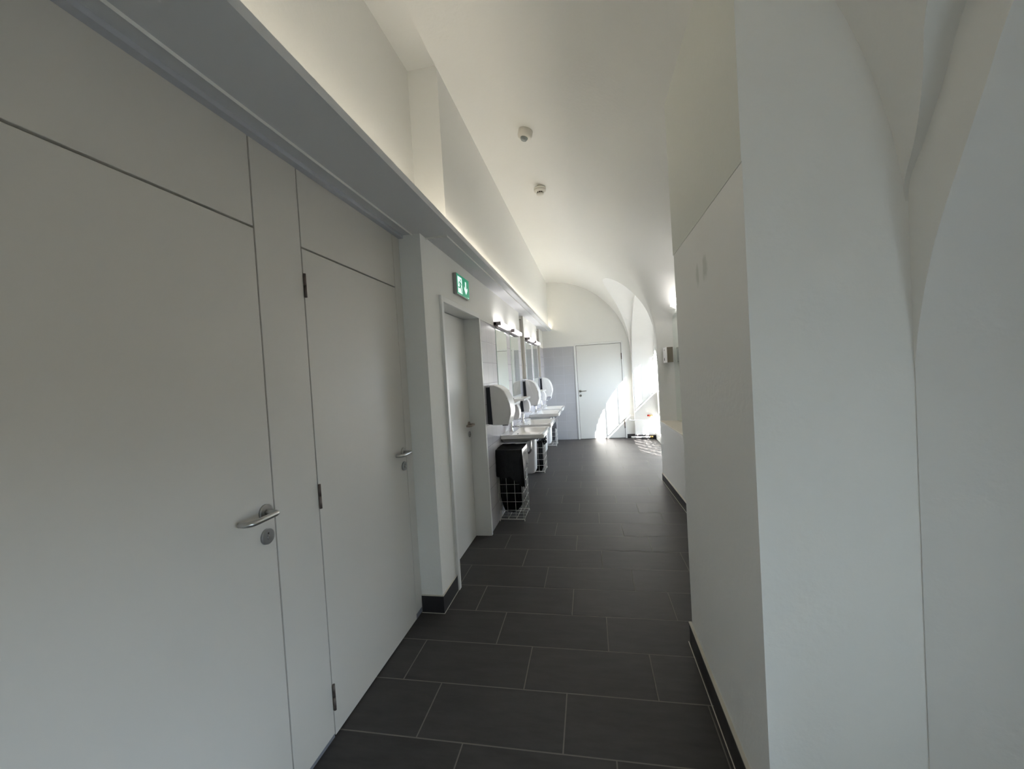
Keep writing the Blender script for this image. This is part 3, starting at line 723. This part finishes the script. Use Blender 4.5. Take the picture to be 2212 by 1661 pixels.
W1 = make_basket((-0.972, 3.978, 0), 'white wire waste basket holding a large black liner, nearest the camera')
copy_tree(W1, (-0.985, 5.945, 0), 'white wire waste basket between second and third basins')
copy_tree(W1, (-0.985, 8.095, 0), 'white wire waste basket furthest away, near the grey tiles')
def perim(x0, x1, y0, y1, r, n=14):
    P = []
    for cx, cy, a0 in ((x1-r, y1-r, 0), (x0+r, y1-r, PI/2), (x0+r, y0+r, PI), (x1-r, y0+r, 1.5*PI)):
        for k in range(5): P.append((cx+r*math.cos(a0+k*PI/8), cy+r*math.sin(a0+k*PI/8)))
    out = []
    for i in range(len(P)):
        a, b = P[i], P[(i+1) % len(P)]; L = math.hypot(b[0]-a[0], b[1]-a[1]); k = max(1, int(L/0.02))
        for j in range(k): out.append((a[0]+(b[0]-a[0])*j/k, a[1]+(b[1]-a[1])*j/k))
    return out
def liner(seed, hem, sag, mat_, loc, label, low=0.06, top=0.725, full=0.0):
    rnd = random.Random(seed); P = perim(-0.008, BX+0.010, -0.010, BY+0.010, 0.018); n = len(P)
    cx, cy = BX/2, BY/2
    ph = [rnd.random()*6.28 for _ in range(6)]
    def wob(i, k): return math.sin(i*2*PI/n*5+ph[k])*0.5+math.sin(i*2*PI/n*11+ph[k+1])*0.35+math.sin(i*2*PI/n*19+ph[k+2])*0.2
    rows = []
    # inner bag from bottom, up, over the rim and down the outside as a skirt
    for z, s in ((low, 0.30+full), (low+0.03, 0.52+full*0.7), (low+0.09, 0.74+full*0.3), (low+0.18, 0.84), (top*0.58, 0.86), (top*0.83, 0.90), (top*0.92, 0.93)):
        rows.append([(cx+(x-cx)*s*(1+0.03*wob(i, 0)) - (0.02 if z < 0.1 else 0), cy+(y-cy)*s*(1+0.03*wob(i, 1)), z+0.008*wob(i, 2)*(1 if z > low else 1)) for i, (x, y) in enumerate(P)])
    rows.append([(cx+(x-cx)*0.99, cy+(y-cy)*0.99, top+0.003*wob(i, 0)) for i, (x, y) in enumerate(P)])
    for k, (t, o) in enumerate(((0.02, 1.02), (0.2, 1.04), (0.4, 1.045), (0.6, 1.05), (0.8, 1.07), (1.0, 1.06))):
        row = []
        for i, (x, y) in enumerate(P):
            corner = max(0.0, 1-math.hypot(x-BX, y)/0.16)                # front right corner sags lowest
            hz = hem-0.03*wob(i, 2)-sag*corner
            if x > BX-0.05 and y > 0.06: hz += 0.06
            z = top-(top-hz)*t
            oo = o+0.012*wob(i, k % 3)*t+0.05*corner*t
            row.append((cx+(x-cx)*oo, cy+(y-cy)*oo, z))
        rows.append(row)
    m = MB(); m.grid([r+[r[0]] for r in rows]); m.poly(rows[0])
    # tied-over top sheet sagging into the basket
    m.grid([[(cx+(x-cx)*s, cy+(y-cy)*s, z) for x, y in P]+[(cx+(P[0][0]-cx)*s, cy+(P[0][1]-cy)*s, z)] for s, z in ((0.985, top-0.003), (0.8, top-0.013), (0.5, top-0.022), (0.01, top-0.025))])
    o = m.build('bin_liner', mat_, recalc=True); o.location = loc
    return tag(o, label, 'bin liner', 'bin liners in the wire baskets')
liner(3, 0.46, 0.115, BAGM, (-0.972, 3.978, 0), 'large shiny black bin liner folded over the nearest wire basket')
liner(9, 0.452, 0.01, BAGM, (-0.985, 5.945, 0), 'black bin liner in the basket between second and third basins', 0.03, 0.485, 0.45)
liner(12, 0.40, 0.03, BAGG, (-0.985, 8.095, 0), 'greyish bin liner bunched over the rim of the furthest basket', 0.10, 0.55, 0.2)
# knotted crumple on the rim of the second liner
m = MB(); bmesh.ops.create_icosphere(m.bm, subdivisions=3, radius=0.045)
for v in m.bm.verts:
    k = 1+0.30*math.sin(v.co.x*130+v.co.z*90)*math.sin(v.co.y*110+1)+0.15*math.sin(v.co.z*260)
    v.co = Vector((v.co.x*k*0.9, v.co.y*k, v.co.z*k*1.1))
kn = m.build('liner_knot', BAGM, bpy.data.objects['bin_liner.001']); kn.location = (BX+0.012, 0.03, 0.475)

# a closed lid-like strap of the first liner
# ------------------------------------------------------------------ exit sign
t = thing('exit_sign', 'green emergency exit sign with running figure and down arrow above the cased door', 'sign', (XL, 2.975, 2.107))
W_, H_ = 0.320, 0.160
m = MB(); m.box(0.004, 0.030, 0, W_, 0, H_, 0.0015, 1); m.box(0, 0.006, 0.04, W_-0.04, 0.02, H_-0.02); m.build('sign_housing', SIGNH, t)
m = MB(); m.box(0.030, 0.0315, 0.003, W_-0.002, 0.004, H_-0.002); g = m.build('sign_panel', GREEN, t)
def flat(name, polys, x, mt, par):
    m = MB()
    for pl in polys:
        f = m.poly([(x, a*W_, b*H_) for a, b in pl])
        r = bmesh.ops.extrude_face_region(m.bm, geom=[f]); vs = [e for e in r['geom'] if isinstance(e, bmesh.types.BMVert)]
        bmesh.ops.translate(m.bm, vec=(0.0006, 0, 0), verts=vs)
    return m.build(name, mt, par)
def circ(cx, cy, r, n=20): return [(cx+r*math.cos(k*2*PI/n)/2, cy+r*math.sin(k*2*PI/n)) for k in range(n)]
flat('doorway_symbol', [[(0.08, 0.10), (0.40, 0.10), (0.40, 0.88), (0.08, 0.88)]], 0.0315, SIGNW, g)
man = [circ(0.285, 0.74, 0.062),
       [(0.20, 0.66), (0.26, 0.65), (0.315, 0.48), (0.27, 0.40), (0.215, 0.44)],          # torso
       [(0.20, 0.66), (0.235, 0.64), (0.165, 0.58), (0.125, 0.46), (0.10, 0.48), (0.14, 0.61)],   # rear arm
       [(0.25, 0.65), (0.30, 0.56), (0.36, 0.50), (0.385, 0.53), (0.33, 0.60), (0.285, 0.66)],    # front arm
       [(0.215, 0.44), (0.26, 0.40), (0.19, 0.30), (0.095, 0.33), (0.085, 0.39), (0.175, 0.37)],  # rear leg
       [(0.26, 0.46), (0.315, 0.45), (0.335, 0.30), (0.375, 0.14), (0.33, 0.12), (0.295, 0.28), (0.25, 0.38)]]
flat('running_figure', man, 0.0322, GREEN, g)
flat('arrow_symbol', [[(0.665, 0.84-0.02), (0.745, 0.84-0.02), (0.745, 0.42), (0.835, 0.56), (0.835, 0.42), (0.705, 0.18), (0.575, 0.42), (0.575, 0.56), (0.665, 0.42)]], 0.0315, SIGNW, g)
m = MB()
for k in range(7): m.box(0.0315, 0.0319, W_*0.82+k*0.0058, W_*0.82+k*0.0058+0.004, H_*0.055, H_*0.085)
m.build('small_print', SIGNW, g)

# ------------------------------------------------------------------ ceiling detectors
zc1 = ZC+math.sqrt(RV**2-(-0.392-XC)**2)
t = thing('motion_detector', 'round white motion detector with grey lens, the nearer of the ceiling devices', 'motion detector', (-0.392, 3.19, zc1-0.004))
m = MB(); m.lathe([(0, 0.010), (0.047, 0.010), (0.047, -0.030), (0.043, -0.040), (0.030, -0.044), (0, -0.044)]); b = m.build('detector_body', CREAMP, t)
m = MB(); m.lathe([(0.024, -0.043), (0.0235, -0.050), (0.018, -0.060), (0.009, -0.065), (0, -0.066)]); m.build('lens', LENS, t)
t.rotation_euler = (0, 0.27, 0); t.scale = (1.2, 1.2, 1.15)
zc2 = ZC+math.sqrt(RV**2-(-0.400-XC)**2)
t = thing('smoke_detector', 'cream smoke detector with dark vent ring, further along the ceiling', 'smoke detector', (-0.40, 4.16, zc2-0.004))
m = MB(); m.lathe([(0, 0.012), (0.022, 0.012), (0.022, -0.018), (0, -0.018)]); m.build('mount', CREAMP, t)
m = MB(); m.lathe([(0, -0.014), (0.054, -0.014), (0.056, -0.020), (0.056, -0.028), (0.0535, -0.029), (0.0535, -0.031), (0.056, -0.032), (0.054, -0.046), (0.040, -0.055), (0, -0.056)]); m.build('detector_body', CREAMP, t)
m = MB(); m.lathe([(0, -0.054), (0.031, -0.054), (0.031, -0.072), (0, -0.072)]); m.build('vent_ring', VENT, t)
m = MB(); m.lathe([(0, -0.071), (0.034, -0.071), (0.033, -0.078), (0.026, -0.084), (0, -0.086)]); m.build('cap', CREAMP, t)
m = MB()
for k in range(10):
    a = k*2*PI/10; m.box(0.0312*math.cos(a)-0.0016, 0.0312*math.cos(a)+0.0016, 0.0312*math.sin(a)-0.0016, 0.0312*math.sin(a)+0.0016, -0.072, -0.054)
m.build('vent_ribs', CREAMP, t); t.scale = (1.08, 1.08, 1.05)

# ------------------------------------------------------------------ niche: mirror, hand dryer, lamp
ang = math.atan(0.075)
t = thing('wall_mirror', 'tall mirror in the right niche above the beige ledge, reflecting the far door', 'mirror', (mirx(5.42), 5.42, 0.772)); t.rotation_euler = (0, 0, ang)
m = MB(); m.box(-0.001, 0.008, -1.95, 0, 0, 1.33); m.build('mirror_back', MIRROR_E, t)
m = MB(); m.box(-0.002, -0.001, -1.949, -0.001, 0.001, 1.329); m.build('mirror_glass', MIRROR, t)
t = thing('hand_dryer', 'small box-shaped hand dryer with white front and beige-brown sides coloured as shaded beside the niche mirror', 'hand dryer', (0.915, 5.20, 1.507))
m = MB(); m.box(0.004, 0.073, 0.0, 0.275, 0.0, 0.184, 0.003, 2); m.build('dryer_case', BROWN_SHADED, t)
m = MB(); m.box(0.0, 0.006, -0.001, 0.246, -0.002, 0.186, 0.002, 1); m.build('front_cover', PLASTIC, t)
m = MB(); m.lathe([(0, -0.001), (0.020, -0.001), (0.020, 0.002), (0, 0.002)], (0, 0.16, 0.04), 'X', 20); m.build('air_outlet', PLASTIC_D, t)
m = MB(); m.box(-0.001, 0.001, 0.13, 0.16, 0.145, 0.165); m.build('badge', LAMPH, t)
m = MB(); m.box(0.0725, 0.0745, 0.004, 0.27, 0.003, 0.181); m.build('back_plate', PLASTIC, t)  # added white rear face, lightens the dryer's reflection in the mirror
t = thing('wall_lamp', 'lit bar lamp above the mirror in the right niche, mostly hidden by the pier', 'lamp', (1.01, 5.34, 2.185), 'bar lamps above the mirrors')
m = MB(); m.box(0.045, 0.055+0.04, -0.58, 0.0, 0.004, 0.05); m.build('lamp_housing', LAMPH, t)
m = MB(); m.box(-0.005, 0.045, -0.575, -0.005, 0.0, 0.055, 0.004, 2); m.build('diffuser', DIFF, t)

t2 = copy_tree(t, (1.073, 4.50, 2.185), 'unseen second bar lamp added behind the pier to brighten the niche')  # added lamp, out of view, only to brighten the niche
# ------------------------------------------------------------------ heating pipes by the far window
t = thing('heating_pipe', 'white horizontal pipe with red valve cap right of the far door', 'pipe', (0.76, 8.70, 0.39))
m = MB(); m.tube([(0.0, 0.02, 0), (0.0, -0.03, 0), (0.02, -0.045, 0), (0.20, -0.06, 0), (0.36, -0.075, 0.0), (0.375, -0.078, 0.004), (0.378, -0.078, 0.02), (0.378, -0.078, 0.07)], 0.013, 14, [0.016, 0.016, 0.015, 0.013, 0.013, 0.012, 0.011, 0.011]); m.build('pipe', PIPE, t)
m = MB(); m.cyl((0.378, -0.078, 0.06), (0.378, -0.078, 0.085), 0.012, None, 16); m.cyl((0.355, -0.078, 0.092), (0.425, -0.078, 0.092), 0.014, None, 16); m.build('valve', BRASS, t)
m = MB(); m.cyl((0.325, -0.078, 0.094), (0.372, -0.078, 0.094), 0.017, None, 16); m.build('valve_cap', RED, t)
m = MB(); m.cyl((0.0, 0.02, 0), (0.0, 0.10, 0), 0.016, None, 14); m.build('wall_stub', PIPE, t)
t = thing('heating_pipe', 'low white pipe with brass valve just above the floor right of the far door', 'pipe', (0.76, 8.68, 0.045))
m = MB(); m.tube([(0.0, 0.0, 0), (0.02, -0.02, 0), (0.20, -0.035, 0), (0.37, -0.05, 0)], 0.014, 14); m.build('pipe', PIPE, t)
m = MB(); m.cyl((0.36, -0.05, 0), (0.42, -0.055, 0), 0.020, None, 16); m.cyl((0.40, -0.053, 0.0), (0.40, -0.053, -0.035), 0.012, None, 14); m.build('valve', BRASS, t)
for f in (0,):
    pass
